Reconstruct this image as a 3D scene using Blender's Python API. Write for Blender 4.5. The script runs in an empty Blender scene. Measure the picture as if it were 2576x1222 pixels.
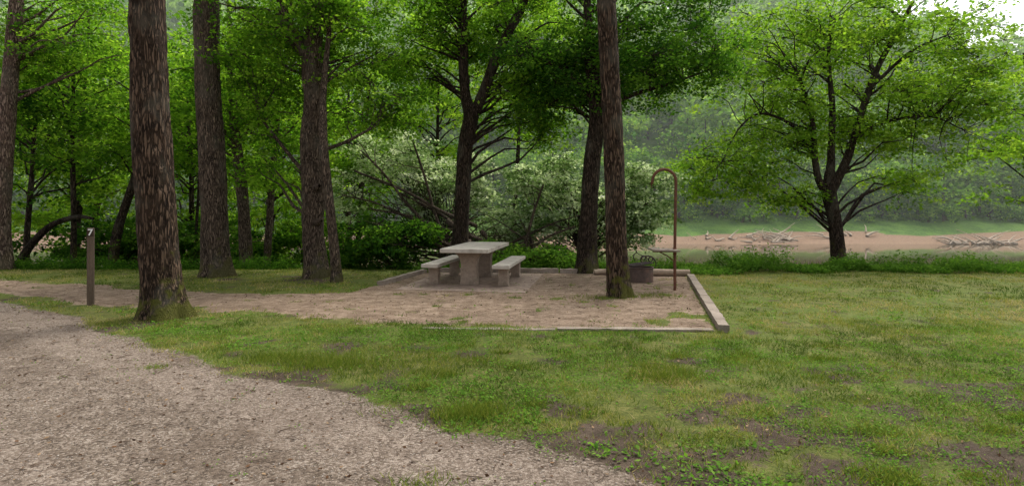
import bpy, math, random
import numpy as np
from mathutils import Vector
rng=np.random.default_rng(11)
random.seed(5)
scene=bpy.context.scene
col=scene.collection

# ---------------------------------------------------------------- noise
def _h(ix,iy,iz):
    n=(ix*73856093)^(iy*19349663)^(iz*83492791)
    n=n&0x7fffffff
    n=((n^(n>>13))*1274126177)&0x7fffffff
    return ((n^(n>>15))&0xffff)/65535.0
def vn(x,y,z=None):
    x=np.asarray(x,float);y=np.asarray(y,float)
    z=np.zeros_like(x) if z is None else np.asarray(z,float)
    ix=np.floor(x).astype(np.int64);iy=np.floor(y).astype(np.int64);iz=np.floor(z).astype(np.int64)
    fx=x-ix;fy=y-iy;fz=z-iz
    fx=fx*fx*(3-2*fx);fy=fy*fy*(3-2*fy);fz=fz*fz*(3-2*fz)
    r=0
    for a in (0,1):
        for b in (0,1):
            for c in (0,1):
                w=(fx if a else 1-fx)*(fy if b else 1-fy)*(fz if c else 1-fz)
                r=r+w*_h(ix+a,iy+b,iz+c)
    return r
def fbm(x,y,z=None,o=4):
    r=0;amp=.5;t=0
    x=np.asarray(x,float);y=np.asarray(y,float)
    for i in range(o):
        f=2**i
        r=r+amp*vn(x*f+17*i,y*f+5*i,None if z is None else np.asarray(z)*f);t+=amp;amp*=.5
    return r/t
def sstep(a,b,x):
    t=np.clip((x-a)/(b-a),0,1);return t*t*(3-2*t)

# ---------------------------------------------------------------- mesh helpers
def np_mesh(name,V,F,mat,attrs=None,smooth=False,parent=None):
    V=np.asarray(V,dtype=np.float32).reshape(-1,3);F=np.asarray(F,dtype=np.int32)
    k=F.shape[1]
    me=bpy.data.meshes.new(name)
    me.vertices.add(len(V));me.vertices.foreach_set('co',V.ravel())
    me.loops.add(F.size);me.loops.foreach_set('vertex_index',F.ravel())
    me.polygons.add(len(F));me.polygons.foreach_set('loop_start',np.arange(0,F.size,k,dtype=np.int32))
    if smooth: me.polygons.foreach_set('use_smooth',np.ones(len(F),dtype=bool))
    me.update(calc_edges=True)
    if attrs:
        for an,av in attrs.items():
            a=me.attributes.new(an,'FLOAT','POINT');a.data.foreach_set('value',np.asarray(av,dtype=np.float32))
    if mat: me.materials.append(mat)
    ob=bpy.data.objects.new(name,me);col.objects.link(ob)
    if parent: ob.parent=parent
    return ob
def empty(name,loc=(0,0,0),rz=0):
    e=bpy.data.objects.new(name,None);e.location=loc;e.rotation_euler=(0,0,rz);e.empty_display_size=.2
    col.objects.link(e);return e
class Acc:
    def __init__(s): s.V=[];s.F=[];s.n=0
    def add(s,V,F): s.V.append(V);s.F.append(F+s.n);s.n+=len(V)
    def obj(s,name,mat,parent=None,smooth=True):
        return np_mesh(name,np.concatenate(s.V),np.concatenate(s.F),mat,smooth=smooth,parent=parent)
def catmull(P,step):
    P=np.asarray(P,float)
    Q=np.vstack([2*P[0]-P[1],P,2*P[-1]-P[-2]])
    out=[]
    for i in range(1,len(Q)-2):
        L=np.linalg.norm(Q[i+1,:3]-Q[i,:3]);m=max(1,int(L/step))
        t=np.linspace(0,1,m,endpoint=False)[:,None]
        a,b,c,d=Q[i-1],Q[i],Q[i+1],Q[i+2]
        out.append(.5*((2*b)+(-a+c)*t+(2*a-5*b+4*c-d)*t*t+(-a+3*b-3*c+d)*t**3))
    out.append(P[-1:]);return np.vstack(out)
def tube(P,R,seg=6,cap=False,disp=None):
    P=np.asarray(P,float);R=np.asarray(R,float)
    T=np.gradient(P,axis=0);T/=np.linalg.norm(T,axis=1)[:,None]+1e-9
    m=np.abs(T.mean(0));ref=np.zeros(3);ref[np.argmin(m)]=1
    U=np.cross(T,ref);U/=np.linalg.norm(U,axis=1)[:,None]+1e-9
    W=np.cross(T,U)
    th=np.linspace(0,2*np.pi,seg,endpoint=False)
    c=np.cos(th)[None,:,None];s=np.sin(th)[None,:,None]
    D=U[:,None,:]*c+W[:,None,:]*s
    RR=np.repeat(R[:,None],seg,1)
    if disp is not None: RR=RR+disp(P,th,R)
    V=(P[:,None,:]+D*RR[:,:,None]).reshape(-1,3)
    n=len(P)
    i=np.arange(n-1)[:,None]*seg;j=np.arange(seg)[None,:];j2=(j+1)%seg
    F=np.stack([i+j,i+j2,i+seg+j2,i+seg+j],-1).reshape(-1,4)
    if cap:
        e0=P[0]+(V[:seg]-P[0])*.02;e1=P[-1]+(V[(n-1)*seg:n*seg]-P[-1])*.02
        b=len(V);V=np.vstack([V,e0,e1]);jj=np.arange(seg);k2=(jj+1)%seg
        F=np.vstack([F,np.stack([b+jj,b+k2,k2,jj],-1),np.stack([(n-1)*seg+jj,(n-1)*seg+k2,b+seg+k2,b+seg+jj],-1)])
    return V,F
def py_mesh(name,V,F,mat,parent=None,bevel=0,smooth=False):
    me=bpy.data.meshes.new(name);me.from_pydata([tuple(v) for v in V],[],[tuple(dict.fromkeys(int(q) for q in f)) for f in F]);me.update()
    if smooth:
        for p in me.polygons:p.use_smooth=True
    if mat: me.materials.append(mat)
    ob=bpy.data.objects.new(name,me);col.objects.link(ob)
    if parent: ob.parent=parent
    if bevel:
        m=ob.modifiers.new('bevel','BEVEL');m.width=bevel;m.segments=2
    return ob
def box(name,c,s,mat,parent=None,bevel=.01,rz=0):
    x,y,z=[q/2 for q in s]
    V=[(-x,-y,-z),(x,-y,-z),(x,y,-z),(-x,y,-z),(-x,-y,z),(x,-y,z),(x,y,z),(-x,y,z)]
    F=[(0,3,2,1),(4,5,6,7),(0,1,5,4),(1,2,6,5),(2,3,7,6),(3,0,4,7)]
    ob=py_mesh(name,V,F,mat,parent,bevel);ob.location=c;ob.rotation_euler=(0,0,rz);return ob

# ---------------------------------------------------------------- materials
def newmat(name):
    m=bpy.data.materials.new(name);m.use_nodes=True;nt=m.node_tree;nt.nodes.clear()
    return m,nt,nt.nodes,nt.links
def ramp(nt,src,stops):
    r=nt.nodes.new('ShaderNodeValToRGB');e=r.color_ramp.elements
    while len(e)<len(stops): e.new(.5)
    for q,(p,c) in zip(e,stops): q.position=p;q.color=(c[0],c[1],c[2],1)
    nt.links.new(src,r.inputs[0]);return r.outputs[0]
def mixc(nt,f,a,b):
    m=nt.nodes.new('ShaderNodeMix');m.data_type='RGBA'
    for s,v in ((0,f),(6,a),(7,b)):
        if hasattr(v,'links'): nt.links.new(v,m.inputs[s])
        elif s==0: m.inputs[0].default_value=v
        else: m.inputs[s].default_value=(*v,1)
    return m.outputs[2]
def mth(nt,op,a,b=0,c=None):
    m=nt.nodes.new('ShaderNodeMath');m.operation=op
    for i,v in enumerate((a,b) if c is None else (a,b,c)):
        if isinstance(v,(int,float)): m.inputs[i].default_value=v
        else: nt.links.new(v,m.inputs[i])
    return m.outputs[0]
def mrange(nt,v,a,b,smooth=True):
    m=nt.nodes.new('ShaderNodeMapRange')
    if smooth:m.interpolation_type='SMOOTHSTEP'
    nt.links.new(v,m.inputs[0]);m.inputs[1].default_value=a;m.inputs[2].default_value=b
    return m.outputs[0]
def pos(nt,scale=(1,1,1),obj=False):
    if obj: g=nt.nodes.new('ShaderNodeTexCoord').outputs['Object']
    else: g=nt.nodes.new('ShaderNodeNewGeometry').outputs['Position']
    m=nt.nodes.new('ShaderNodeMapping');m.inputs['Scale'].default_value=scale
    nt.links.new(g,m.inputs[0]);return m.outputs[0]
def noise(nt,vec,scale,detail=4,rough=.6):
    n=nt.nodes.new('ShaderNodeTexNoise');n.inputs['Scale'].default_value=scale;n.inputs['Detail'].default_value=detail
    n.inputs['Roughness'].default_value=rough;nt.links.new(vec,n.inputs['Vector']);return n.outputs[0]
def attr(nt,name):
    a=nt.nodes.new('ShaderNodeAttribute');a.attribute_name=name;return a.outputs['Fac']
def finish(nt,colr,rough=.85,bump=None,bs=.5,bd=.01,spec=.3,metal=0):
    p=nt.nodes.new('ShaderNodeBsdfPrincipled');o=nt.nodes.new('ShaderNodeOutputMaterial')
    if isinstance(colr,tuple): p.inputs['Base Color'].default_value=(*colr,1)
    else: nt.links.new(colr,p.inputs['Base Color'])
    p.inputs['Roughness'].default_value=rough;p.inputs['Metallic'].default_value=metal
    p.inputs['Specular IOR Level'].default_value=spec
    if bump is not None:
        b=nt.nodes.new('ShaderNodeBump');b.inputs['Strength'].default_value=bs;b.inputs['Distance'].default_value=bd
        nt.links.new(bump,b.inputs['Height']);nt.links.new(b.outputs[0],p.inputs['Normal'])
    nt.links.new(p.outputs[0],o.inputs[0]);return p

def leaf_mat(name,stops,trans=.4,tboost=(1.5,1.6,.8)):
    m,nt,N,L=newmat(name)
    c=ramp(nt,attr(nt,'tint'),stops)
    d=N.new('ShaderNodeBsdfDiffuse');L.new(c,d.inputs[0])
    t=N.new('ShaderNodeBsdfTranslucent')
    mm=N.new('ShaderNodeMix');mm.data_type='RGBA';mm.blend_type='MULTIPLY';mm.inputs[0].default_value=1
    L.new(c,mm.inputs[6]);mm.inputs[7].default_value=(*tboost,1);L.new(mm.outputs[2],t.inputs[0])
    x=N.new('ShaderNodeMixShader');x.inputs[0].default_value=trans
    L.new(d.outputs[0],x.inputs[1]);L.new(t.outputs[0],x.inputs[2])
    o=N.new('ShaderNodeOutputMaterial');L.new(x.outputs[0],o.inputs[0]);return m
TB=(2.1,2.2,.85)
M_leaf=leaf_mat('leaf_maple',[(0,(.032,.085,.012)),(.5,(.095,.20,.022)),(1,(.23,.36,.05))],.5,TB)
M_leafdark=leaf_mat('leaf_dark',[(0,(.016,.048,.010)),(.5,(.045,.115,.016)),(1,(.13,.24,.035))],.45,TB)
M_leaflight=leaf_mat('leaf_light',[(0,(.055,.13,.014)),(.5,(.135,.25,.026)),(1,(.27,.39,.06))],.5,(1.85,1.9,.85))
M_leafsilver=leaf_mat('leaf_silver',[(0,(.07,.14,.035)),(.35,(.20,.30,.11)),(.6,(.48,.58,.34)),(1,(.78,.82,.66))],.42,(1.25,1.3,.9))
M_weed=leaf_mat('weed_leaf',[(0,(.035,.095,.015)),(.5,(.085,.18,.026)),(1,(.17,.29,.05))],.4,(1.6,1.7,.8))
M_blade=leaf_mat('grass_blade',[(0,(.05,.095,.014)),(.4,(.14,.19,.028)),(.7,(.27,.275,.065)),(1,(.42,.34,.18))],.35,(1.3,1.3,.75))
M_far=leaf_mat('leaf_riverbank',[(0,(.035,.10,.02)),(.5,(.115,.225,.04)),(1,(.31,.45,.09))],.4,(1.9,2.0,.85))
M_farhaze=leaf_mat('leaf_hillside_hazed',[(0,(.08,.17,.05)),(.5,(.19,.32,.09)),(1,(.36,.50,.17))],.4,(1.6,1.7,.85))  # distance haze painted into the leaf colour: paler, less saturated green

def bark_mat(name,c1,c2,moss=.5,vs=1.0):
    m,nt,N,L=newmat(name)
    v=pos(nt,(26*vs,26*vs,4.0*vs),True)
    vo=N.new('ShaderNodeTexVoronoi');vo.feature='DISTANCE_TO_EDGE';vo.inputs['Scale'].default_value=1
    n0=noise(nt,pos(nt,(6,6,6),True),1.0,3)
    ad=N.new('ShaderNodeVectorMath');ad.operation='MULTIPLY_ADD'
    nn=N.new('ShaderNodeTexNoise');nn.inputs['Scale'].default_value=.8;nn.inputs['Detail'].default_value=3;L.new(v,nn.inputs['Vector'])
    L.new(nn.outputs['Color'],ad.inputs[0]);ad.inputs[1].default_value=(2.6,2.6,2.6);L.new(v,ad.inputs[2])
    L.new(ad.outputs[0],vo.inputs['Vector'])
    f=mrange(nt,vo.outputs['Distance'],0,.30)
    n1=noise(nt,v,1.6,6,.75)
    h=mth(nt,'ADD',mth(nt,'MULTIPLY',f,.5),mth(nt,'MULTIPLY',n1,.6))
    c=mixc(nt,mrange(nt,h,.35,.98),tuple(q*.22 for q in c1),c2)
    c=mixc(nt,mth(nt,'MULTIPLY',mrange(nt,n0,.35,.65),.5),c,c1)
    nlow=noise(nt,pos(nt,(2.2,2.2,1.1),True),1.0,3)
    c=mixc(nt,mth(nt,'MULTIPLY',mrange(nt,nlow,.5,.66),.35),c,(.15,.14,.11))
    g=N.new('ShaderNodeTexCoord');sx=N.new('ShaderNodeSeparateXYZ');L.new(g.outputs['Object'],sx.inputs[0])
    mz=mth(nt,'SUBTRACT',1,mrange(nt,sx.outputs[2],0.0,1.2,False))
    mx=mth(nt,'MULTIPLY',mrange(nt,sx.outputs[0],-.2,.3,False),.14)
    mf=mth(nt,'MULTIPLY',mrange(nt,mth(nt,'ADD',mth(nt,'ADD',mth(nt,'MULTIPLY',mz,.36),n0),mx),.76,.96),moss)
    c=mixc(nt,mf,c,(.095,.10,.016))
    finish(nt,c,.92,h,1.0,.04,.15);return m
M_bark=bark_mat('bark_rough',(.065,.041,.026),(.21,.14,.095),.85)
M_bark2=bark_mat('bark_grey',(.11,.08,.058),(.29,.215,.16),.5,1.3)
M_barkpink=bark_mat('bark_pale',(.18,.12,.095),(.46,.34,.27),.2,1.2)
M_barkdark=bark_mat('bark_dark',(.045,.032,.023),(.13,.092,.064),.5,1.2)

def ground_material():
    m,nt,N,L=newmat('ground_soil_grass')
    P=pos(nt)
    nb=noise(nt,P,.55,4);nm=noise(nt,P,5,5,.65);nf=noise(nt,P,34,4,.7);nff=noise(nt,P,140,3,.7)
    grass=ramp(nt,mth(nt,'ADD',mth(nt,'MULTIPLY',nm,.5),mth(nt,'MULTIPLY',nf,.5)),[(.34,(.035,.04,.013)),(.5,(.11,.125,.025)),(.66,(.25,.225,.075))])
    grass=mixc(nt,mth(nt,'MULTIPLY',mrange(nt,nb,.42,.62),.45),grass,(.10,.155,.022))
    soil=ramp(nt,mth(nt,'ADD',mth(nt,'MULTIPLY',nm,.45),mth(nt,'MULTIPLY',nff,.55)),[(.34,(.028,.02,.014)),(.52,(.08,.056,.039)),(.7,(.22,.165,.12))])
    dirt=ramp(nt,mth(nt,'ADD',mth(nt,'MULTIPLY',nm,.45),mth(nt,'ADD',mth(nt,'MULTIPLY',nff,.3),mth(nt,'MULTIPLY',nf,.25))),[(.36,(.075,.05,.034)),(.48,(.24,.17,.118)),(.64,(.43,.33,.245))])
    dirt=mixc(nt,mth(nt,'MULTIPLY',mrange(nt,noise(nt,P,1.6,5,.7),.46,.60),.55),dirt,mixc(nt,mrange(nt,nf,.4,.62),(.095,.063,.042),(.25,.175,.12)))
    vo=N.new('ShaderNodeTexVoronoi');vo.inputs['Scale'].default_value=68;L.new(P,vo.inputs['Vector'])
    vs=N.new('ShaderNodeSeparateColor');L.new(vo.outputs['Color'],vs.inputs[0])
    st=mth(nt,'ADD',mth(nt,'MULTIPLY',vs.outputs[0],.36),mth(nt,'MULTIPLY',nff,.45))
    st=mth(nt,'ADD',st,mth(nt,'MULTIPLY',nm,.35))
    grav=ramp(nt,st,[(.36,(.055,.040,.03)),(.52,(.155,.117,.088)),(.68,(.26,.205,.16)),(.86,(.50,.43,.36))])
    grav=mixc(nt,mth(nt,'MULTIPLY',mrange(nt,noise(nt,P,.9,6,.7),.46,.62),.6),grav,mixc(nt,mrange(nt,nf,.35,.65),(.06,.042,.03),(.19,.138,.10)))
    trk=ramp(nt,st,[(.36,(.13,.097,.074)),(.55,(.235,.18,.14)),(.8,(.40,.33,.27))])
    grav=mixc(nt,mth(nt,'MULTIPLY',mrange(nt,mth(nt,'ADD',attr(nt,'track'),mth(nt,'MULTIPLY',mth(nt,'SUBTRACT',nm,.5),1.4)),.25,.9),.6),grav,trk)
    def fac(a,w=.7,lo=.42,hi=.58):
        q=mth(nt,'ADD',attr(nt,a),mth(nt,'MULTIPLY',mth(nt,'SUBTRACT',mth(nt,'ADD',mth(nt,'MULTIPLY',nm,.5),mth(nt,'MULTIPLY',nf,.5)),.5),w*2.2))
        return mrange(nt,q,lo,hi)
    c=mixc(nt,fac('bare',1.7,.28,.7),grass,soil)
    c=mixc(nt,fac('dirt'),c,dirt)
    c=mixc(nt,fac('gravel',.6),c,grav)
    c=mixc(nt,fac('mud',.3),c,ramp(nt,nm,[(.3,(.19,.12,.078)),(.7,(.29,.195,.13))]))
    sx=N.new('ShaderNodeSeparateXYZ');L.new(P,sx.inputs[0])
    c=mixc(nt,mth(nt,'MULTIPLY',mrange(nt,sx.outputs[1],62,66),mth(nt,'SUBTRACT',1,fac('mud',.3))),c,ramp(nt,mth(nt,'ADD',mth(nt,'MULTIPLY',nb,.5),mth(nt,'MULTIPLY',nm,.5)),[(.38,(.03,.08,.014)),(.62,(.12,.22,.035))]))
    vd=mth(nt,'MULTIPLY',mth(nt,'SUBTRACT',1,vo.outputs['Distance']),.45)
    h=mth(nt,'ADD',mth(nt,'ADD',nff,nf),vd)
    finish(nt,c,.93,h,.95,.016,.2);return m
M_ground=ground_material()

def simple(name,c1,c2,scale=12,rough=.85,bs=.4,bd=.005,stain=None,sc3=(1,1,1),metal=0,spec=.3):
    m,nt,N,L=newmat(name);v=pos(nt,sc3,True)
    a=noise(nt,v,scale,5,.65);b=noise(nt,v,scale*9,3,.7)
    f=mth(nt,'ADD',mth(nt,'MULTIPLY',a,.55),mth(nt,'MULTIPLY',b,.45))
    c=ramp(nt,f,[(.33,c1),(.66,c2)])
    if stain: c=mixc(nt,mth(nt,'MULTIPLY',mrange(nt,noise(nt,v,3,5,.7),.5,.65),.6),c,stain)
    finish(nt,c,rough,f,bs,bd,spec,metal);return m
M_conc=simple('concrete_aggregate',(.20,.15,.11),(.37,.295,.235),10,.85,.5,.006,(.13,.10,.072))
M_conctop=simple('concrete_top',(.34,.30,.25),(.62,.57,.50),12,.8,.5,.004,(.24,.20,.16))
M_pad=simple('concrete_pad',(.14,.10,.075),(.38,.29,.23),8,.9,.6,.008,(.17,.115,.08))
M_timber=simple('weathered_timber',(.13,.10,.078),(.36,.30,.245),6,.9,.7,.006,(.10,.075,.055))
M_post=simple('post_wood',(.07,.05,.035),(.17,.125,.09),14,.9,.6,.004,None,(1,1,.12))
M_rust=simple('rusty_steel',(.07,.03,.018),(.20,.085,.05),20,.8,.4,.003,(.05,.03,.022))
M_darksteel=simple('sooty_steel',(.02,.017,.015),(.07,.05,.042),18,.7,.4,.003)
M_ring=simple('fire_ring_steel',(.05,.035,.03),(.13,.09,.075),9,.75,.4,.004,(.18,.10,.07))
M_drift=simple('driftwood',(.26,.20,.15),(.56,.47,.37),3,.9,.5,.01)
M_log=simple('log_wood',(.16,.11,.075),(.42,.33,.24),6,.9,.6,.006,None,(.3,1,1))
M_twig=simple('twig',(.06,.04,.028),(.17,.12,.085),10,.9,.2,.003)
M_white=simple('white_paint',(.7,.7,.68),(.85,.85,.82),20,.6,.1,.001)
M_peb=simple('pebble',(.12,.095,.075),(.50,.44,.38),2.2,.85,.2,.003)
M_litter=leaf_mat('dry_leaf',[(0,(.05,.028,.017)),(.5,(.14,.08,.046)),(1,(.36,.25,.15))],.15,(1,1,1))

# ---------------------------------------------------------------- terrain
def hgt(x,y):
    x=np.asarray(x,float);y=np.asarray(y,float)
    z=np.interp(y,[-50,14.6,16.5,20,26,62,66.5,71.5,79,88,105,140,200,420],[0,0,-.35,-1.7,-3.5,-3.5,-2.6,-1.1,1.0,6,17,42,62,70])
    hill=z-1.0
    z=np.where(z>1.0,1.0+hill*(1-.55*sstep(75,135,x)),z)
    z=z+(fbm(x*.06+3,y*.06,o=3)-.5)*1.6*sstep(68,82,y)
    z=z+.04*sstep(4.5,9,x)*sstep(3,8,y)*sstep(15,12,y)
    return z
YBX=[-40,-16,-8.96,-6.33,-4.12,-2.72,-1.7,-.89,.03,.54,.95,1.5,3,40];YBY=[15,12.2,9.74,8.15,6.49,5.53,4.87,4.35,3.83,3.58,3.21,2.7,1,-20]
def gravel_m(x,y):
    d=(np.interp(x,YBX,YBY)-y)+(fbm(x*1.1,y*1.1,o=4)-.5)*.7
    return sstep(-.28,.3,d)
def track_m(x,y):
    d=np.interp(x,YBX,YBY)-y+(fbm(x*.7+9,y*.7,o=2)-.5)*.4
    w=.45+y*.05
    return sstep(.05,.3,d)*sstep(w+.55,w+.1,d)+.8*sstep(w*3.2,w*3.6,d)*sstep(w*4.6,w*4.1,d)
def dirt_m(x,y):
    lo=np.interp(x,[-40,-14,-9.68,-6.97,-5.1,-2.84,-1,2.66,5],[15,12.2,10.5,9.22,8.85,8.15,7.54,7.3,7.3])
    up=np.interp(x,[-40,-16,-11.6,-9.2,-6.16,-4.4,-3.1,-2.72,-2.2,4.2],[19,14,12.6,11.7,10.7,10.5,10.75,11.98,13.9,13.9])
    xr=np.interp(y,[7.27,13.5],[2.66,4.2])
    n=(fbm(x*1.3+7,y*1.3,o=3)-.5)*.7
    nw=np.where(x>0,.1,1)
    d=np.minimum(np.minimum((y-lo)+n*nw,(up-y)+n*np.where(x>-2.7,.1,1)),(xr-x)*3)
    g=fbm(x*2.4+60,y*2.4,o=4)+.24*sstep(1.7,0,np.hypot(x-2.2,(y-7.9)*1.4))+.2*sstep(1.5,0,np.hypot(x-2.3,(y-10)*1.2))
    return sstep(-.2,.25,d)*(1-.7*sstep(.64,.8,g))
TREEB=[(-5.17,8.24,.6),(-7,13.2,.6),(-4.5,12.6,.8),(10.1,17,.8)]
def bare_m(x,y):
    n=fbm(x*2.6+31,y*3.6+4,o=5)-.12*sstep(5.2,7,y)
    k=sstep(5.3,3.3,y)*.20*sstep(-.8,1.2,x)+sstep(.7,0,np.abs(y-6.5))*sstep(2.2,0,np.abs(x+1.6))*.18
    yb=np.interp(x,YBX,YBY)
    k=k+sstep(.8,0,y-yb)*.14+sstep(2.5,5,x)*sstep(6.2,4,y)*.08
    for tx,ty,r in TREEB: k=k+.25*np.exp(-(((x-tx)**2+(y-ty)**2)/(r*r)))
    k=k+sstep(14.8,15.8,y)*.6*sstep(62,50,y)
    return sstep(.48,.80,n+k)
def mud_m(x,y): return sstep(50,54,y)*sstep(70.8,69.3,y+(fbm(x*.12,y*.1,o=3)-.5)*4)

def axis(parts):
    return np.unique(np.round(np.concatenate([np.arange(a,b,s) for a,b,s in parts]),4))
gx=axis([(-420,-120,30),(-120,-30,3),(-30,-13,.7),(-13,13,.09),(13,30,.7),(30,120,3),(120,421,30)])
gy=axis([(-60,-4,4),(-4,1,.5),(1,16,.09),(16,30,.5),(30,50,2),(50,82,.8),(82,150,4),(150,440,20)])
GX,GY=np.meshgrid(gx,gy);sh=GX.shape
fx,fy=GX.ravel(),GY.ravel()
A={'gravel':gravel_m(fx,fy),'dirt':dirt_m(fx,fy),'bare':bare_m(fx,fy),'mud':mud_m(fx,fy),'track':track_m(fx,fy)}
ii=np.arange(sh[0]-1)[:,None]*sh[1]+np.arange(sh[1]-1)[None,:]
F=np.stack([ii,ii+1,ii+1+sh[1],ii+sh[1]],-1).reshape(-1,4)
V=np.stack([fx,fy,hgt(fx,fy)],-1)
np_mesh('ground',V,F,M_ground,A,smooth=True)
def sheet(name,mask,dz):
    fm=(mask[F].min(1)>.96)&(V[F[:,0],1]<16)&(V[F[:,0],1]>-3)&(np.abs(V[F[:,0],0])<28)
    f=F[fm];u,inv=np.unique(f.ravel(),return_inverse=True)
    vv=V[u].copy();vv[:,2]+=dz
    np_mesh(name,vv,inv.reshape(-1,4),M_ground,{k:a[u] for k,a in A.items()},smooth=True)
sheet('gravel_road',A['gravel'],.004);sheet('dirt_path',A['dirt'],.004)

m,nt,N,L=newmat('river_water')
wv=noise(nt,pos(nt,(.35,1.2,1)),1.0,3)
p=finish(nt,(.085,.062,.032),.05,wv,.10,.03,.7)
np_mesh('river_water',[(-400,18,-2.6),(400,18,-2.6),(400,68.5,-2.6),(-400,68.5,-2.6)],[(0,1,2,3)],m)

# ---------------------------------------------------------------- leaves
def unit(v): return v/(np.linalg.norm(v,axis=1)[:,None]+1e-9)
def leafgeo(P,size,tint,up=.7,droop=.35,wid=.36):
    n=len(P)
    a=rng.normal(size=(n,3));a[:,2]=a[:,2]*.5-droop;a=unit(a)
    nn=rng.normal(size=(n,3));nn[:,2]+=up*1.6;b=unit(np.cross(nn,a));nn=np.cross(a,b)
    s=(size*rng.uniform(.55,1.35,n))[:,None]
    v=np.stack([P,P+a*s*.5+b*s*wid+nn*s*.06,P+a*s,P+a*s*.5-b*s*wid+nn*s*.06],1).reshape(-1,3)
    f=np.arange(n*4).reshape(-1,4)
    return v,f,np.repeat(np.clip(tint,0,1),4)
def sprays(C,r,per,flat=.35):
    m=len(C)
    o=rng.normal(size=(m,per,3))*np.array([1,1,flat])*(r[:,None,None]*.55)
    rad=np.linalg.norm(o[:,:,:2],axis=2);o[:,:,2]-=rad*.35
    t=np.clip(rng.normal(.45,.24,m)[:,None]+rng.normal(0,.12,(m,per)),0,1)
    return (C[:,None,:]+o).reshape(-1,3),t.ravel()

def rough_disp(amp,k=16,flare=.0,lobes=5,ph=0,z0=0):
    def f(P,th,R):
        z=P[:,2][:,None]+0*th[None,:]
        x=np.cos(th)[None,:]*R[:,None]+P[:,0][:,None];y=np.sin(th)[None,:]*R[:,None]+P[:,1][:,None]
        n=1-np.abs(2*vn(x*k,y*k,z*k*.22)-1)*1.6
        big=(vn(x*2.5+9,y*2.5,z*1.3)-.5)
        e=np.exp(-np.maximum(z-z0,0)/.22)
        return amp*n+big*R[:,None]*.22+R[:,None]*flare*e*(.7+.5*np.cos(th*lobes+ph)[None,:])
    return f

def make_tree(name,stems,crowns,leafmat,barkmat,leaf=.09,per=42,spr=8,blobr=.75,seg=36,amp=.012,flare=.5,twigs=True,limbs=()):
    e=empty(name,(stems[0][0][0],stems[0][0][1],0))
    off=np.array([stems[0][0][0],stems[0][0][1],0])
    acc=Acc();allp=[]
    for i,s in enumerate(stems):
        s=np.asarray(s,float);q=catmull(s,.05 if seg>20 else .15)
        allp.append(q)
        sg=seg if i==0 else max(10,seg//2)
        d=rough_disp(amp if i==0 else amp*.5,flare=flare if i==0 else 0,ph=rng.uniform(0,6),z0=s[0][2])
        acc.add(*tube(q[:,:3]-off,q[:,3],sg,disp=d))
    for s in limbs:
        q=catmull(np.asarray(s,float),.15);allp.append(q)
        acc.add(*tube(q[:,:3]-off,q[:,3],8))
    AP=np.vstack(allp)
    SC=[];SR=[]
    for (cx,cy,cz,rx,ry,rz,n) in crowns:
        u=unit(rng.normal(size=(n,3)))*(rng.uniform(.15,1,n)**.5)[:,None]
        B=np.array([cx,cy,cz])+u*np.array([rx,ry,rz])
        for b in B:
            hd=np.linalg.norm(AP[:,:2]-b[:2],axis=1)
            cost=hd+np.abs(AP[:,2]-(b[2]-.55*hd))*1.1
            j=int(np.argmin(cost+rng.uniform(0,.4,len(cost))));st=AP[j,:3];L_=np.linalg.norm(b-st)
            if L_>.2:
                r0=min(AP[j,3]*.6,.016+.012*L_)
                mid=(st+b)/2+np.array([0,0,.10*L_])+rng.normal(0,.07*L_,3)
                q=catmull(np.vstack([st,st*.6+mid*.4+rng.normal(0,.04*L_,3),mid,b*.55+mid*.45+rng.normal(0,.05*L_,3),b]),.35)
                acc.add(*tube(q-off,np.linspace(r0,.007,len(q)),6 if r0>.03 else 5))
            br=blobr*rng.uniform(.7,1.35);ns=int(spr*rng.uniform(.7,1.4))
            o=unit(rng.normal(size=(ns,3)))*(rng.uniform(.2,1,ns)**.6)[:,None]*br*np.array([1,1,.6])
            c=b+o
            SC.append(c);SR.append(rng.uniform(.35,.6,ns)*blobr)
            if twigs:
                for cc in c:
                    md=(b+cc)/2+rng.normal(0,.06,3)
                    acc.add(*tube(np.array([b,md,cc])-off,np.array([.009,.006,.003]),4))
    acc.obj('trunk',barkmat,e)
    if SC:
        P,t=sprays(np.vstack(SC),np.concatenate(SR),per)
        lv,lf,lt=leafgeo(P,leaf,t)
        np_mesh('foliage',lv-off,lf,leafmat,{'tint':lt},parent=e)
    return e

make_tree('oak_tree',[[(-5.12,8.24,-.05,.29),(-5.16,8.24,.3,.265),(-5.24,8.24,1.15,.25),(-5.30,8.24,2.2,.235),(-5.36,8.24,3.4,.225),(-5.41,8.24,4.7,.22),(-5.5,8.3,7,.18),(-5.4,8.4,9.5,.10),(-5.3,8.5,11,.04)]],
  [(-5.4,8.4,10.2,2.4,2.2,1.5,12)],M_leaf,M_bark,seg=72,amp=.024,flare=.45,per=24)
make_tree('oak_tree',[[(-7.0,13.2,-.05,.32),(-7.02,13.2,.4,.30),(-7.07,13.2,1.6,.285),(-7.15,13.2,3.3,.27),(-7.22,13.2,4.8,.26),(-7.24,13.2,6.7,.25),(-7.2,13.2,9,.16),(-7.1,13.3,12,.05)]],
  [(-7.3,13.4,8.8,2.6,2.2,1.6,22)],M_leaf,M_bark2,seg=56,amp=.014,flare=.35,per=28)
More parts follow.
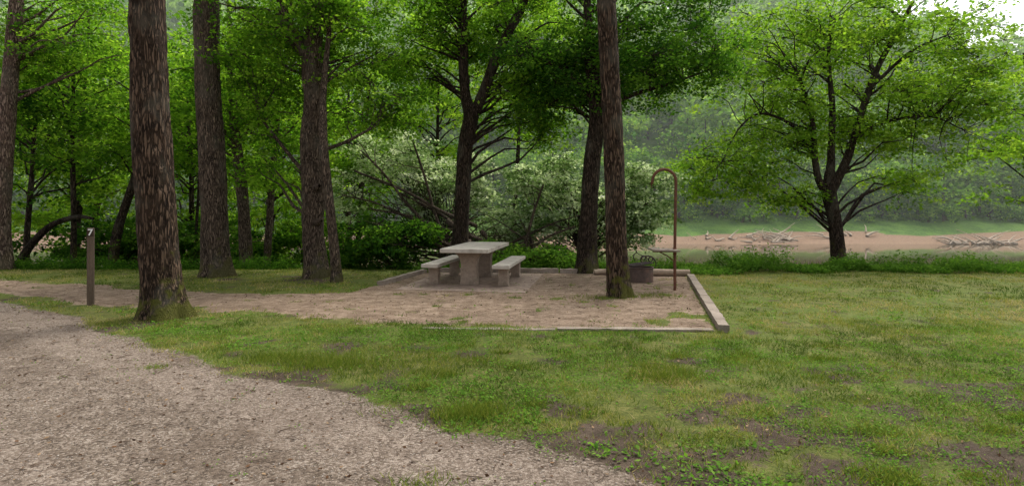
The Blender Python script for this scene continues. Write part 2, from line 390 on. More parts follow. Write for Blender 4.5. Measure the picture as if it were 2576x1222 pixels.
make_tree('maple_tree',[[(-4.57,13,-.05,.27),(-4.60,13,.5,.25),(-4.66,13,1.3,.235),(-4.62,13,2.1,.26),(-4.68,13,3.2,.24),(-4.62,13,4.1,.22),(-4.68,13,4.9,.21),(-4.62,13,5.7,.18),(-4.55,13.1,7.5,.13),(-4.5,13.2,9.6,.05)],
   [(-4.68,13,4.9,.15),(-4.95,13,5.5,.12),(-5.3,12.9,6.2,.10),(-5.5,12.9,7.6,.06)]],
  [(-5.2,13.9,6.4,2.7,1.5,2.1,64),(-6.2,13.8,3.9,.8,.8,1.0,9),(-3.3,13.7,4.4,1.0,.8,1.2,14),(-5.9,14.2,2.6,.7,.5,.6,6)],M_leaf,M_bark2,seg=48,amp=.022,flare=.3,
  limbs=[[(-4.62,13,2.9,.05),(-3.9,13,3.15,.04),(-3.3,13.1,3.5,.025)],[(-4.65,13,2.2,.06),(-5.3,13.2,2.9,.045),(-6.1,13.5,3.8,.03)],
         [(-4.62,12.9,2.0,.10),(-4.45,12.72,2.08,.095),(-4.38,12.66,2.12,.04)],[(-4.6,12.9,1.25,.09),(-4.42,12.76,1.3,.085),(-4.36,12.72,1.33,.03)]])
make_tree('young_tree',[[(-3.80,12.1,-.05,.115),(-3.86,12.1,.7,.10),(-3.98,12.1,1.8,.095),(-4.09,12.1,2.9,.085),(-4.2,12.4,4.2,.07),(-4.1,12.6,6,.04)]],
  [(-3.8,12.6,6.3,1,.9,.8,9)],M_leaf,M_bark2,seg=24,amp=.008,flare=.3)
make_tree('maple_tree',[[(-1.42,15,-.1,.23),(-1.40,15,.4,.215),(-1.36,15,1.4,.20),(-1.31,15,2.4,.195),(-1.24,15,3.4,.19),(-1.12,15,4.07,.19),(-1.25,15,4.6,.135),(-1.31,15,5.4,.125),(-1.32,15,7.2,.11),(-1.3,15,9.6,.05)],
   [(-1.15,15,3.9,.15),(-.95,15,4.3,.145),(-.66,15,5.0,.135),(-.36,15,5.85,.125),(.05,15,6.6,.115),(.4,15,7.4,.09),(.8,15.1,9,.04)]],
  [(-.7,15.6,7.4,3.0,1.6,1.6,56),(.65,15,4.6,.6,.6,1.6,20),(-2.3,15.4,5.8,.9,.8,.9,10),(-.3,15.9,5.8,.8,.5,.8,8)],M_leaf,M_barkdark,seg=44,amp=.014,flare=.2)
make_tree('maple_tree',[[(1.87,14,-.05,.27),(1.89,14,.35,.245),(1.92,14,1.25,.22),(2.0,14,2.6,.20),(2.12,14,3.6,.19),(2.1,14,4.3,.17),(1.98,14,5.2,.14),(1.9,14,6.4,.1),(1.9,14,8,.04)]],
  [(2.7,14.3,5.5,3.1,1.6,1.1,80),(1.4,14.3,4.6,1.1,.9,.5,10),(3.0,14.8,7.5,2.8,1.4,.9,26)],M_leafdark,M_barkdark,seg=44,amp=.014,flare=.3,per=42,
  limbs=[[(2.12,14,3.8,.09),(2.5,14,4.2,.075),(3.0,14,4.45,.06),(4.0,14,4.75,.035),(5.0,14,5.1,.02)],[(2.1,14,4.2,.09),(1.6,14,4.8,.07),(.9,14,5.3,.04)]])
make_tree('ash_tree',[[(1.96,10.18,-.05,.215),(1.94,10.18,.3,.195),(1.90,10.18,1.2,.18),(1.86,10.18,2.5,.17),(1.80,10.18,3.9,.163),(1.73,10.18,5.4,.157),(1.7,10.2,7.5,.12),(1.7,10.2,10.5,.04)]],
  [(1.7,10.3,9.8,1.8,1.7,1.2,8)],M_leaf,M_bark,seg=60,amp=.014,flare=.25,per=24)
make_tree('maple_tree',[[(10.12,17.2,-.7,.24),(10.1,17.2,0,.21),(9.98,17.2,1.17,.19),(9.8,17.2,2.1,.19),(9.85,17.2,3.1,.10),(9.9,17.2,4.6,.08),(9.85,17.3,6.2,.05),(9.9,17.3,7.6,.03)],
   [(9.82,17.2,2.0,.13),(9.5,17.2,2.45,.10),(9.3,17.1,3.2,.085),(9.15,17,4.4,.07),(8.7,17,5.8,.04)],
   [(9.8,17.2,2.05,.15),(10.1,17.2,2.6,.13),(10.38,17.2,3.2,.12),(10.6,17.2,3.9,.10),(11.15,17.2,5.6,.085),(11.7,17.2,6.7,.07),(12.4,17.2,8,.04)]],
  [(10.4,17.6,6.0,5.0,2.0,2.7,130),(6.6,17,3.0,1.4,1.0,1.6,22),(8.0,17.4,3.4,1.2,.8,1.3,14),(13.4,17,4.3,2.2,1.0,1.4,20),(11.2,17.8,3.9,1.3,.6,1.0,12),(8.6,17.6,2.0,.8,.5,.4,5),(12.2,17.5,2.5,1.0,.5,.5,6),(14.5,17.3,6.8,1.6,.8,1.2,14)],M_leaflight,M_barkdark,seg=40,amp=.012,flare=.35,leaf=.10,per=28,
  limbs=[[(9.3,17.1,3.2,.05),(8.6,17,4.1,.045),(7.6,17,4.5,.035),(6.9,17,4.0,.025),(6.4,17,3.0,.015)],
         [(10.6,17.2,3.9,.06),(11.6,17.2,4.3,.045),(12.8,17,4.4,.03),(13.8,17,4.0,.015)],
         [(11.15,17.2,5.4,.06),(12.2,17,6.4,.04),(13.3,17,6.9,.02)]])
make_tree('sycamore_tree',[[(-13.75,14.9,-.1,.30),(-13.7,14.9,1.5,.22),(-13.6,14.9,3,.20),(-13.45,14.9,5,.18),(-13.25,14.9,7.2,.15),(-13,14.9,10,.06)]],
  [(-12.2,15.4,6.4,1.9,1.3,1.3,24)],M_leaf,M_barkpink,seg=32,amp=.01,flare=.3)

def wood(name,x,y,h,r,lean=(0,0),cr=2.2,low=1.5,n=34,mat=None,bark=None,leaf=.12,per=28):
    z0=float(hgt(x,y))-.1
    lx,ly=lean
    st=[[(x,y,z0,r*1.15),(x+lx*.15,y+ly*.2,z0+h*.25,r),(x+lx*.45+rng.normal(0,.1),y+ly*.5,z0+h*.55,r*.75),(x+lx+rng.normal(0,.1),y+ly,z0+h,r*.2)]]
    top=z0+h
    cz=(low+top+.5)/2
    make_tree(name,st,[(x+lx*.7,y+ly*.6,cz,cr,cr*.9,(top-low)/2+.4,n)],mat or M_leaf,bark or M_barkdark,leaf=leaf,per=per,seg=18,amp=.006,flare=.3,blobr=.85,twigs=False)
wood('young_tree',-13.4,17,8,.075,(.1,0),2.0,2.4,26,M_leaf)
wood('young_tree',-12.5,17.3,7,.13,(1.5,.3),2.0,2.6,22,M_leaf)
wood('maple_tree',-8.1,17,9,.17,(-.9,.3),2.4,2.4,38,M_leaf,M_bark2)
wood('maple_tree',-7.7,17.4,9,.10,(.7,.3),1.8,2.8,22,M_leaf,M_bark2)
wood('young_tree',-15.3,17.5,7,.08,(.4,0),2.4,1.8,30,M_leafdark)
wood('young_tree',-10.4,18.4,8,.045,(-.2,0),1.9,2.3,24,M_leaf)
wood('maple_tree',-16.5,21,11,.12,(.5,0),3.0,.6,48,M_leaflight,leaf=.14)
wood('maple_tree',-12.6,22,11,.10,(-.5,0),3.0,.6,46,M_leaflight,leaf=.14)
wood('maple_tree',-9.6,22,11,.10,(.5,0),2.8,.6,42,M_leaflight,leaf=.14)
wood('maple_tree',-5.9,21,10,.10,(.6,0),2.2,1.6,28,M_leaf,leaf=.13)
wood('maple_tree',-19.5,26,13,.15,(0,0),3.6,0,44,M_leaflight,leaf=.17)
wood('maple_tree',-14.5,28,13,.15,(0,0),3.6,0,40,M_leaflight,leaf=.17)
wood('maple_tree',-8.5,29,13,.15,(0,0),3.4,1,36,M_leaflight,leaf=.17)
wood('maple_tree',-24,24,12,.2,(0,0),3.6,0,44,M_leaf,leaf=.17)
wood('maple_tree',19,20,9,.2,(-.5,0),2.4,2,24,M_leaflight,leaf=.13)
wood('maple_tree',0,24,14,.10,(.5,0),3.4,4.5,30,M_leaflight,leaf=.15)
wood('maple_tree',-2.6,22,11,.09,(-.3,0),2.4,2.8,32,M_leaflight,leaf=.13)
q=catmull(np.array([(-15.1,16.8,-.5,.13),(-14.6,16.8,.4,.11),(-13.9,16.8,1.1,.09),(-13.2,16.9,1.35,.07),(-12.7,16.9,1.3,.04)]),.12)
a=Acc();a.add(*tube(q[:,:3],q[:,3],10));a.obj('leaning_trunk',M_barkdark)

def bush(name,blobs,mat,leaf=.09,per=40,spr=9,blobr=.55,root=None,bark=M_barkdark):
    root=root or (blobs[0][0],blobs[0][1])
    z0=float(hgt(*root))
    make_tree(name,[[(root[0],root[1],z0-.1,.07),(root[0]+.05,root[1],z0+.5,.05),(root[0],root[1],z0+1.0,.03)]],blobs,mat,bark,leaf=leaf,per=per,spr=spr,blobr=blobr,seg=10,amp=.002,flare=0)
bush('silver_maple',[(1.0,17,2.0,1.2,.9,1.7,30),(3.9,16.4,1.6,.9,.7,1.4,32),(2.4,17.4,1.3,1.2,.7,1.2,16)],M_leafsilver,root=(2.0,16.9),per=34,leaf=.10)
bush('silver_maple',[(-3.6,17.6,2.5,2.1,1.0,1.7,40),(-1.6,17.8,2.0,1.2,.8,1.8,26),(-.2,17.2,1.2,1.0,.7,1.1,18)],M_leafsilver,root=(-2.2,17.2),per=26,leaf=.10)
bush('shrub',[(-3.0,15.4,.75,1.3,.6,.65,26),(-4.6,16,.8,1.1,.6,.8,14)],M_leafdark,blobr=.45,root=(-3,15.4))
bush('shrub',[(.9,15.2,.35,1.2,.4,.35,12),(-.4,15.4,.45,.8,.5,.4,8)],M_weed,blobr=.4,root=(.5,15.4))
bush('shrub',[(-11.5,18.6,.4,4.8,.8,.8,50)],M_leafdark,blobr=.6,root=(-11,18.6),leaf=.11)
bush('shrub',[(-6.8,18.6,.5,1.8,.8,.9,18)],M_leaf,blobr=.6,root=(-7,18.6),leaf=.11)
bush('shrub',[(-14,24,.6,8,1.2,1.6,40)],M_leaf,blobr=.9,root=(-14,24),leaf=.15,per=30)
a=Acc()
for i in range(44):
    x0=rng.uniform(-2.6,.9);y0=rng.uniform(15.2,16.2);z0=rng.uniform(-.1,.6)
    an=rng.uniform(-.6,.9);L_=rng.uniform(.8,3.0);dx=-L_*math.cos(an) if rng.random()<.65 else L_*math.cos(an);dz=abs(L_*math.sin(an))*.6
    q=catmull(np.array([(x0,y0,z0,0),(x0+dx*.5,y0+.1,z0+dz*.6+rng.normal(0,.05),0),(x0+dx,y0+rng.normal(0,.3),z0+dz,0)]),.2)
    r0=rng.uniform(.02,.055);a.add(*tube(q[:,:3],np.linspace(r0,.006,len(q)),6))
for (p0,p1,r) in [((.15,15.7,.0),(-1.9,16.1,1.25),.09),((.3,15.6,-.1),(-.9,16.2,.95),.07),((-3.4,16.5,2.1),(-.2,15.9,.3),.065),((-4.6,16.3,2.7),(-1.0,15.9,1.1),.06),((-4.2,16.2,1.6),(-1.2,15.9,.9),.05),((.9,15.9,2.3),(.2,15.7,.1),.055),((-2.9,16.2,3.6),(-2.0,16.0,.8),.05),((-4.4,16.2,3.3),(-2.6,16.0,1.3),.045),((-5.0,16.4,2.0),(-2.4,16.0,1.2),.04),((1.8,15.8,1.1),(-.1,15.6,.2),.05)]:
    p0=np.array(p0);p1=np.array(p1);q=catmull(np.array([p0,(p0*.6+p1*.4)+[0,0,.08],(p0*.3+p1*.7)-[0,0,.03],p1]),.2)
    a.add(*tube(q,np.linspace(r*.5,r,len(q)),8))
    for k in range(5):
        s_=q[int(rng.integers(1,len(q)-1))];e_=s_+np.array([rng.normal(-.3,.5),rng.normal(0,.2),rng.uniform(.1,.8)])
        a.add(*tube(np.array([s_,(s_+e_)/2+rng.normal(0,.06,3),e_]),np.array([.02,.013,.006]),5))
a.obj('fallen_tree',M_bark2)

# ---------------------------------------------------------------- far bank woods
def far_mass(name,n,yr,xr,crown,leafs,per,mat,zoff=5,k=24):
    SC=[];SR=[]
    a=Acc()
    for i in range(n):
        y=rng.uniform(*yr);x=(xr[0]+(xr[1]-xr[0])*(i+rng.random())/n)*y/100
        g=float(hgt(x,y));H=rng.uniform(.7,1.25)*zoff
        R=crown*rng.uniform(.7,1.3)
        a.add(*tube(np.array([(x,y,g-.3),(x+rng.normal(0,.3),y,g+H*.6),(x+rng.normal(0,.6),y,g+H*1.3)]),np.array([.22,.16,.06]),6))
        u=unit(rng.normal(size=(k,3)))*(rng.uniform(.3,1,k)**.4)[:,None]
        u[:,2]*=1.25
        SC.append(np.array([x,y,g+H])+u*R);SR.append(np.full(k,R*.42)*rng.uniform(.7,1.3,k))
    P,t=sprays(np.vstack(SC),np.concatenate(SR),per,.5)
    lv,lf,lt=leafgeo(P,leafs,t,up=.6)
    e=empty(name)
    np_mesh('foliage',lv,lf,mat,{'tint':lt},parent=e);a.obj('trunks',M_barkdark,e)
far_mass('riverbank_trees',95,(77,84),(-100,100),3.4,.5,38,M_far,4.2)
far_mass('riverbank_bushes',90,(74.5,79),(-100,100),1.3,.33,14,M_far,.9)
far_mass('hillside_trees',110,(86,108),(-105,105),5.0,.85,30,M_far,8)
far_mass('hillside_trees',190,(110,175),(-105,105),7.0,1.3,28,M_farhaze,10)

def drift(name,x,y,n,L,spread):
    a=Acc()
    for i in range(n):
        x0=x+rng.normal(0,spread);y0=y+rng.normal(0,.6);g=float(hgt(x0,y0))
        l=L*rng.uniform(.3,1);an=rng.uniform(0,math.pi);el=rng.uniform(-.05,.5)
        d=np.array([math.cos(an)*math.cos(el),.3*math.sin(an),math.sin(el)])*l
        p0=np.array([x0,y0,max(g,-2.6)+.1]);q=catmull(np.array([p0,p0+d*.5+rng.normal(0,.14,3),p0+d]),.4)
        a.add(*tube(q,np.linspace(rng.uniform(.05,.19),.03,len(q)),6))
    a.obj(name,M_drift)
drift('driftwood',32,67.8,38,4.8,1.8);drift('driftwood',41.5,69.6,10,5.8,1.6);drift('driftwood',56,66.0,34,5,2.3);drift('driftwood',23,68,7,3,3)
drift('driftwood',-2,68,8,4,4);drift('driftwood',-28,68,8,4,5)

m,nt,N,L=newmat('river_mist')
vs=N.new('ShaderNodeVolumeScatter');vs.inputs['Color'].default_value=(.95,1,.96,1);vs.inputs['Density'].default_value=.0015;vs.inputs['Anisotropy'].default_value=.2
o=N.new('ShaderNodeOutputMaterial');L.new(vs.outputs[0],o.inputs['Volume'])
bx=box('river_mist',(0,105,20),(330,140,56),m,None,0)

# ---------------------------------------------------------------- undergrowth
def weedband(name,n,xr,f0,f1,hh,mat,leaf=.07,var=0):
    x=rng.uniform(*xr,n);t=rng.random(n);y=f0(x)+(f1(x)-f0(x))*t
    hs=hh*(.35+1.1*fbm(x*1.3,y*1.3+40,o=3))*rng.uniform(.5,1.2,n)
    if var: hs=hs*(.45+var*sstep(.42,.66,fbm(x*.8+3,y*.3,o=3)))
    per=15;zz=rng.uniform(.05,1,(n,per))**.8
    lx=rng.normal(0,.06,n)[:,None]*zz+x[:,None]+rng.normal(0,.045,(n,per));ly=y[:,None]+rng.normal(0,.05,(n,per))
    P=np.stack([lx,ly,(hgt(x,y)[:,None]+hs[:,None]*zz)],-1).reshape(-1,3)
    t=(np.clip(rng.normal(.4,.15,n)[:,None]+zz*.15+rng.normal(0,.1,(n,per)),0,1)).ravel()
    lv,lf,lt=leafgeo(P,leaf,t,up=.8,droop=.1,wid=.24)
    np_mesh(name,lv,lf,mat,{'tint':lt})
weedband('undergrowth',3800,(4.2,20),lambda x:13.75+.25*np.sin(x*.9)+.2*np.sin(x*2.3)-.02*(x-4),lambda x:15.5+0*x,.38,M_weed,var=1.1)
weedband('undergrowth',1100,(-2.6,4.4),lambda x:14.15+.1*np.sin(x*2),lambda x:16.4+0*x,.36,M_weed)
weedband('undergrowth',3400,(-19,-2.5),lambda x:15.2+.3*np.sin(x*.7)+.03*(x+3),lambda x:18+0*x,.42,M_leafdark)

# ---------------------------------------------------------------- grass
def green(x,y):
    g=(1-gravel_m(x,y))*(1-dirt_m(x,y));b=bare_m(x,y)
    return g*(1-.85*b)
def blades(name,n,xr,yr,h,w):
    x=rng.uniform(*xr,n);y=rng.uniform(*yr,n)
    tall=fbm(x*1.1+50,y*1.1,o=3)
    keep=(rng.random(n)<green(x,y)*sstep(.28,.64,fbm(x*3.2,y*3.2+20,o=3))*1.25)&(np.abs(x)<y*.98+1)
    x,y,tall=x[keep],y[keep],tall[keep];n=len(x)
    z=hgt(x,y);hh=h*rng.uniform(.4,1.3,n)*(.45+1.1*tall)
    an=rng.uniform(0,2*np.pi,n);dx,dy=np.cos(an),np.sin(an);le=rng.normal(0,.6,(n,2))*hh[:,None]
    ww=w*rng.uniform(.6,1.4,n)
    P=np.stack([x,y,z-.003],-1);D=np.stack([dx,dy,0*dx],-1)*ww[:,None]/2
    T=P+np.stack([le[:,0],le[:,1],hh],-1)
    V_=np.stack([P-D,P+D,T],1).reshape(-1,3)
    dry=fbm(x*.8+8,y*.8+3,o=3);fine=fbm(x*4+8,y*4+3,o=2)
    t=np.clip(rng.normal(.42,.17,n)+(dry-.5)*1.8+(fine-.5)*.9+(rng.random(n)<.08)*.5,0,1)
    np_mesh(name,V_,np.arange(3*n).reshape(-1,3),M_blade,{'tint':np.repeat(t,3)})
blades('grass',220000,(-8,9),(2.6,8),.045,.007)
blades('grass',160000,(-16,16),(8,15.5),.045,.012)
def rosettes(name,n,xr,yr,size,wt,per=9,sp=.05):
    x=rng.uniform(*xr,n);y=rng.uniform(*yr,n)
    keep=rng.random(n)<wt(x,y);x,y=x[keep],y[keep];n=len(x)
    P=np.stack([x,y,hgt(x,y)+.012],-1)[:,None,:]+rng.normal(0,1,(n,per,3))*np.array([sp,sp,.006])
    P[:,:,2]=np.maximum(P[:,:,2],.01)
    P=P.reshape(-1,3);m=len(P)
    a=rng.normal(size=(m,3));a[:,2]=np.abs(a[:,2])*.4;a=unit(a)
    nn=np.tile([0,0,1.],(m,1))+rng.normal(0,.35,(m,3));b=unit(np.cross(nn,a))
    s=(size*rng.uniform(.4,1.3,m))[:,None]
    V_=np.stack([P,P+a*s*.55+b*s*.27,P+a*s,P+a*s*.55-b*s*.27],1).reshape(-1,3)
    np_mesh(name,V_,np.arange(4*m).reshape(-1,4),M_weed,{'tint':np.repeat(np.clip(rng.normal(.65,.2,m),0,1),4)})
def wt1(x,y):
    yb=np.interp(x,YBX,YBY)
    return (1-gravel_m(x,y))*(1-dirt_m(x,y))*(.1+.9*sstep(1.3,0,np.abs(y-yb-.45)))*sstep(.42,.6,fbm(x*1.5+3,y*1.5,o=2))
rosettes('broadleaf_weeds',6500,(-9,6),(2.8,9.5),.04,wt1)
rosettes('broadleaf_weeds',3200,(-4,8),(2.9,12),.032,lambda x,y:.5*(1-gravel_m(x,y))*(1-.9*dirt_m(x,y)))
rosettes('broadleaf_weeds',24000,(-5,7),(2.8,7.5),.02,lambda x,y:(1-gravel_m(x,y))*(1-dirt_m(x,y))*sstep(.44,.6,fbm(x*1.2+30,y*1.4,o=3)),7,.04)
rosettes('broadleaf_weeds',600,(-7,2),(3,8),.018,lambda x,y:gravel_m(x,y)*sstep(.55,.7,fbm(x*1.3+70,y*1.3,o=2)),7,.04)
def tuft(cx,cy,r,n,h):
    x=rng.normal(cx,r,n);y=rng.normal(cy,r*.6,n);an=rng.uniform(0,6.28,n)
    hh=h*rng.uniform(.5,1.2,n);P=np.stack([x,y,hgt(x,y)],-1);D=np.stack([np.cos(an),np.sin(an),0*x],-1)*.004
    T=P+np.stack([rng.normal(0,.04,n),rng.normal(0,.04,n),hh],-1)
    return np.stack([P-D,P+D,T],1).reshape(-1,3)
TV=np.vstack([tuft(-.33,4.3,.14,900,.09),tuft(1.45,5.3,.22,900,.07),tuft(-1.9,5.75,.3,1800,.07),tuft(-2.5,5.95,.2,800,.06),tuft(-3.6,5.6,.08,120,.04),tuft(2.2,3.3,.12,300,.07),tuft(2.5,10.2,.3,500,.06),tuft(1.5,10.0,.3,400,.05)]+
  [tuft(rng.uniform(-1,5),rng.uniform(3,6.5),rng.uniform(.05,.16),160,.055) for i in range(40)]+
  [tuft(xx,yy,.06,40,.03) for xx,yy in [(rng.uniform(-5,2.4),rng.uniform(7.6,11)) for i in range(16)]])
np_mesh('grass_tuft',TV,np.arange(len(TV)).reshape(-1,3),M_blade,{'tint':np.repeat(np.clip(rng.normal(.35,.15,len(TV)//3),0,1),3)})

def litter():
    n=22000;x=rng.uniform(-9,9,n);y=rng.uniform(2.8,13.5,n);k=(np.abs(x)<y)&(rng.random(n)<.15+.85*np.maximum(np.maximum(dirt_m(x,y)*sstep(.35,.6,fbm(x*1.4,y*2,o=3)),gravel_m(x,y)*.7),bare_m(x,y)*.8));x,y=x[k],y[k]
    P=np.stack([x,y,hgt(x,y)+.012],-1);n=len(P)
    a=unit(rng.normal(size=(n,3))*[1,1,.15]);nn=np.tile([0,0,1.],(n,1))+rng.normal(0,.4,(n,3));b=unit(np.cross(nn,a));s=rng.uniform(.010,.042,n)[:,None]
    V_=np.stack([P,P+a*s*.5+b*s*.25,P+a*s,P+a*s*.5-b*s*.25],1).reshape(-1,3)
    np_mesh('leaf_litter',V_,np.arange(4*n).reshape(-1,4),M_litter,{'tint':np.repeat(rng.random(n)**1.7,4)})
    a=Acc()
    for i in range(1500):
        y=rng.uniform(2.9,12.5);x=rng.uniform(-1,1)*y*.95
        if rng.random()>.25+max(float(dirt_m(x,y)),float(gravel_m(x,y))): continue
        l=rng.uniform(.03,.13)*(2.0 if rng.random()<.06 else 1);an=rng.uniform(0,3.14)
        d=np.array([math.cos(an),math.sin(an),.0])*l;p0=np.array([x,y,float(hgt(x,y))+.010])
        a.add(*tube(np.array([p0,p0+d*.5+np.array([rng.normal(0,.012),rng.normal(0,.012),.006]),p0+d]),np.array([.003,.0025,.001])*rng.uniform(.6,1.3),4))
    a.obj('twigs',M_twig)
    n=11000;x=rng.uniform(-7,3,n);y=2.6+rng.random(n)**1.4*6;k=(np.abs(x)<y)&(rng.random(n)<gravel_m(x,y));x,y=x[k],y[k];n=len(x)
    s=rng.uniform(.003,.008,n)[:,None]
    O=np.array([[1,0,0],[0,1,0],[-1,0,0],[0,-1,0],[0,0,.7],[0,0,-.7]],float)
    R=rng.uniform(.6,1.3,(n,6,1));ang=rng.uniform(0,6.28,n);c,s_=np.cos(ang),np.sin(ang)
    q=O[None]*R;qx=q[:,:,0]*c[:,None]-q[:,:,1]*s_[:,None];qy=q[:,:,0]*s_[:,None]+q[:,:,1]*c[:,None]
    q=np.stack([qx,qy,q[:,:,2]],-1)*s[:,:,None]+np.stack([x,y,hgt(x,y)+.006],-1)[:,None,:]
    f=np.array([[0,1,4],[1,2,4],[2,3,4],[3,0,4],[1,0,5],[2,1,5],[3,2,5],[0,3,5]])
    np_mesh('gravel_stones',q.reshape(-1,3),(f[None]+6*np.arange(n)[:,None,None]).reshape(-1,3),M_peb)
litter()

# ---------------------------------------------------------------- concrete pad, timbers
RZ=math.radians(-9.5)
pad=box('concrete_pad',(-.78,12.3,-.012),(2.6,3.1,.05),M_pad,None,.006,RZ)
def timber(name,p0,p1,w=.14,h=.15,z=.02):
    p0=np.array(p0);p1=np.array(p1);d=p1-p0;L_=np.linalg.norm(d);an=math.atan2(d[1],d[0]);c=(p0+p1)/2
    n=max(2,int(L_/.12));V_=[];F_=[]
    for i in range(n+1):
        t=-L_/2+L_*i/n;j=rng.normal(0,.004,8)
        V_+= [(t,-w/2+j[0],-h/2),(t,w/2+j[1],-h/2),(t,w/2+j[2],h/2+j[3]),(t,-w/2+j[4],h/2+j[5])]
        if i: 
            a=(i-1)*4;b=i*4
            for k in range(4): F_.append((a+k,b+k,b+(k+1)%4,a+(k+1)%4))
    F_.append((3,2,1,0)); e=n*4;F_.append((e,e+1,e+2,e+3))
    ob=py_mesh(name,V_,F_,M_timber);ob.location=(c[0],c[1],z);ob.rotation_euler=(0,0,an)
    return ob
timber('timber_edging',(2.74,7.2),(3.35,9.7));timber('timber_edging',(3.36,9.74),(4.12,12.85))
timber('timber_edging',(2.62,7.28),(.6,7.35),.12,.1,-.018);timber('timber_edging',(.57,7.36),(-1.2,7.47),.12,.1,-.041)
timber('timber_edging',(4.1,13.75),(1.2,13.9),.14,.16,.02);timber('timber_edging',(1.16,13.92),(-2.1,14.0),.14,.16,.03)
timber('timber_edging',(-2.2,13.95),(-2.75,11.6),.14,.14,.02)

# ---------------------------------------------------------------- picnic table
def pedestal(name,loc,prof,th,mat,parent):
    V_=[];F_=[];n=len(prof)
    for s in (-th/2,th/2):
        V_+=[(w,s,z) for w,z in prof]+[(-w,s,z) for w,z in reversed(prof)]
    m=2*n
    F_.append(tuple(range(m)));F_.append(tuple(reversed(range(m,2*m))))
    for i in range(m): F_.append((i,m+i,m+(i+1)%m,(i+1)%m))
    o=py_mesh(name,V_,[f[::-1] for f in F_],mat,parent,.008);o.location=loc;return o
T=empty('picnic_table',(-.77,12.4,.013),RZ)
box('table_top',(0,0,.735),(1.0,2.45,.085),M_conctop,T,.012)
prof=[(.19,0),(.175,.08),(.165,.25),(.165,.42),(.18,.52),(.22,.60),(.29,.66),(.32,.692)]
pedestal('pedestal_1',(0,-.72,0),prof,.22,M_conc,T);pedestal('pedestal_2',(0,.72,0),prof,.22,M_conc,T)
for sx in (-.74,.74):
    c=Vector((sx,0,0));c.rotate(T.rotation_euler)
    B=empty('concrete_bench',(T.location.x+c.x,T.location.y+c.y,.013),RZ)
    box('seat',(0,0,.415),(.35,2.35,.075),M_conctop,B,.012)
    bp=[(.115,0),(.10,.05),(.095,.3),(.12,.376)]
    pedestal('leg_1',(0,-.78,0),bp,.2,M_conc,B);pedestal('leg_2',(0,.78,0),bp,.2,M_conc,B)

# ---------------------------------------------------------------- site marker post
Pq=empty('numbered_post',(-7.01,9.26,0),math.radians(30))
box('post',(0,0,.63),(.095,.095,1.3),M_post,Pq,.006)
box('number_plate',(0,-.0495,1.205),(.09,.006,.13),simple('plate_brown',(.04,.024,.016),(.06,.036,.025),20),Pq,.001)
tc=bpy.data.curves.new('number_7','FONT');tc.body='7';tc.size=.145;tc.align_x='CENTER';tc.align_y='CENTER';tc.extrude=.001;tc.offset=.003
to=bpy.data.objects.new('number_7',tc);col.objects.link(to);to.parent=Pq;to.location=(0,-.0545,1.205);to.rotation_euler=(math.pi/2,0,0);tc.materials.append(M_white)

# ---------------------------------------------------------------- lantern pole with shelf
LP=empty('lantern_pole',(3.19,10.9,0))
pts=[(0,0,-.05),(.0,0,.8),(.01,0,1.6),(.02,0,2.12)]
for a_ in np.linspace(0,math.pi,11): pts.append((.02-.23+.23*math.cos(a_),0,2.14+.23*math.sin(a_)))
pts.append((-.455,0,2.08))
a=Acc();q=catmull(np.array(pts),.05);a.add(*tube(q,np.full(len(q),.029),12,cap=True));a.obj('pole',M_rust,LP)
a=Acc();a.add(*tube(np.array([(-.455,0,2.10),(-.462,0,2.04),(-.45,0,2.02)]),np.array([.012,.011,.010]),8,cap=True));a.obj('hook_tip',M_rust,LP)
sh_=box('shelf',(-.23,-.06,.80),(.54,.34,.028),M_timber,LP,.004);sh_.rotation_euler=(math.radians(3),math.radians(2),math.radians(4))
box('shelf_arm',(-.2,-.02,.765),(.46,.04,.03),M_rust,LP,.003)
a=Acc();a.add(*tube(np.array([(0,0,.55),(-.15,-.02,.68),(-.3,-.02,.75)]),np.array([.011,.011,.011]),8,cap=True));a.add(*tube(np.array([(0,0,.70),(0,0,.84)]),np.array([.036,.036]),12,cap=True));a.obj('bracket',M_rust,LP)

# ---------------------------------------------------------------- fire ring with grate
FR=empty('fire_ring',(2.80,12.25,0),.2)
seg=48;V_=[];F_=[]
for i in range(seg):
    t=2*math.pi*i/seg
    for r,z in ((.30,0),(.30,.30),(.315,.312),(.315,.325),(.285,.325),(.285,0)): V_.append((r*math.cos(t),r*math.sin(t),z))
for i in range(seg):
    for k in range(5):
        a0=i*6+k;b0=((i+1)%seg)*6+k;F_.append((a0,b0,b0+1,a0+1))
py_mesh('ring',V_,F_,M_ring,FR)
V_=[(0,0,.06)]+[(.284*math.cos(2*math.pi*i/seg),.284*math.sin(2*math.pi*i/seg),.05) for i in range(seg)]
py_mesh('ash',V_,[(0,1+i,1+(i+1)%seg) for i in range(seg)],simple('ash',(.03,.028,.026),(.16,.15,.14),14),FR)
a=Acc()
tilt=math.radians(14)
def gp(x,y): return np.array([x,y,.35+(x+.3)*math.tan(tilt)*.5])
for k in range(11):
    y=-.2+.04*k;a.add(*tube(np.array([gp(-.22,y),gp(.24,y)]),np.array([.006,.006]),6))
for x in (-.22,.0,.24): a.add(*tube(np.array([gp(x,-.21),gp(x,.21)]),np.array([.01,.01]),6))
for yy in (-.18,.18):
    pp=[]
    for i in range(40):
        t=i/39*4*math.pi;pp.append((.20+.05*math.cos(t),yy+i*.0015,.50+.05*math.sin(t)))
    a.add(*tube(np.array(pp),np.full(40,.008),6))
    a.add(*tube(np.array([(.24,yy,.42),(.27,yy,.47),(.25,yy,.52)]),np.full(3,.009),6))
q=catmull(np.array([(-.02,-.18,.44),(-.05,-.18,.52),(.05,-.18,.57),(.2,-.18,.56),(.3,-.18,.46),(.31,-.18,.34)]),.03);a.add(*tube(q,np.full(len(q),.013),8))
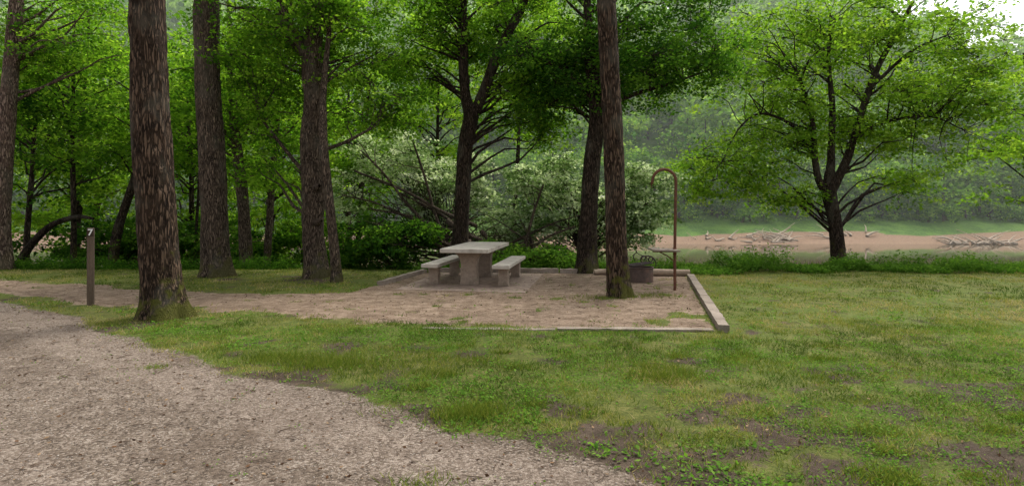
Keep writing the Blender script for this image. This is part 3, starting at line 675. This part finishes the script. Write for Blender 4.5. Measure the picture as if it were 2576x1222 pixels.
q=catmull(np.array([(-.02,.18,.44),(-.06,.18,.55),(.02,.18,.63),(.0,.18,.68)]),.03);a.add(*tube(q,np.full(len(q),.013),8))
a.add(*tube(np.array([(.05,-.18,.57),(.04,.0,.58),(.02,.18,.62)]),np.full(3,.009),6))
a.obj('cooking_grate',M_darksteel,FR)
for (p0,p1,r) in [((1.98,13.45),(2.55,13.4),.065),((2.5,13.2),(4.22,13.25),.075)]:
    a=Acc();q=catmull(np.array([(p0[0],p0[1],r),((p0[0]+p1[0])/2,p0[1]+.03,r+.015),(p1[0],p1[1],r)]),.08)
    a.add(*tube(q,np.full(len(q),r),16,disp=rough_disp(.006,12)))
    o=a.obj('log',M_log)
    for e_,dx in ((q[-1],.002),(q[0],-.002)):
        jj=[(e_[0]+dx,e_[1]+r*.98*math.cos(t),e_[2]+r*.98*math.sin(t)) for t in np.linspace(0,2*math.pi,16,endpoint=False)]
        py_mesh('cut_end',jj,[tuple(range(16))],M_drift,o)

# ---------------------------------------------------------------- light, sky, camera
SE,SA=math.radians(60),math.radians(35)
w=bpy.data.worlds.new('World');scene.world=w;w.use_nodes=True;nt=w.node_tree;nt.nodes.clear()
s=nt.nodes.new('ShaderNodeTexSky');s.sky_type='NISHITA';s.sun_disc=False;s.sun_elevation=SE;s.sun_rotation=SA
s.air_density=1.0;s.dust_density=5.0;s.ozone_density=1
hs=nt.nodes.new('ShaderNodeHueSaturation');hs.inputs['Saturation'].default_value=.12;hs.inputs['Value'].default_value=1.8
b=nt.nodes.new('ShaderNodeBackground');b.inputs['Strength'].default_value=.15
o=nt.nodes.new('ShaderNodeOutputWorld');nt.links.new(s.outputs[0],hs.inputs['Color']);nt.links.new(hs.outputs[0],b.inputs[0]);nt.links.new(b.outputs[0],o.inputs[0])
sl=bpy.data.lights.new('sun','SUN');sl.energy=2.4;sl.angle=math.radians(18);sl.color=(1,.94,.83)
so=bpy.data.objects.new('sun',sl);col.objects.link(so)
d=Vector((math.sin(SA)*math.cos(SE),math.cos(SA)*math.cos(SE),math.sin(SE)))
so.rotation_euler=(-d).to_track_quat('-Z','Y').to_euler();so.location=(0,0,40)
cam=bpy.data.cameras.new('camera');cam.sensor_width=36;cam.lens=19.565;cam.shift_y=-.0334;cam.clip_end=1500;cam.clip_start=.05
co=bpy.data.objects.new('camera',cam);col.objects.link(co);co.location=(0,0,1.6);co.rotation_euler=(math.pi/2,0,0)
scene.camera=co
scene.view_settings.view_transform='Standard';scene.view_settings.look='None';scene.view_settings.exposure=0
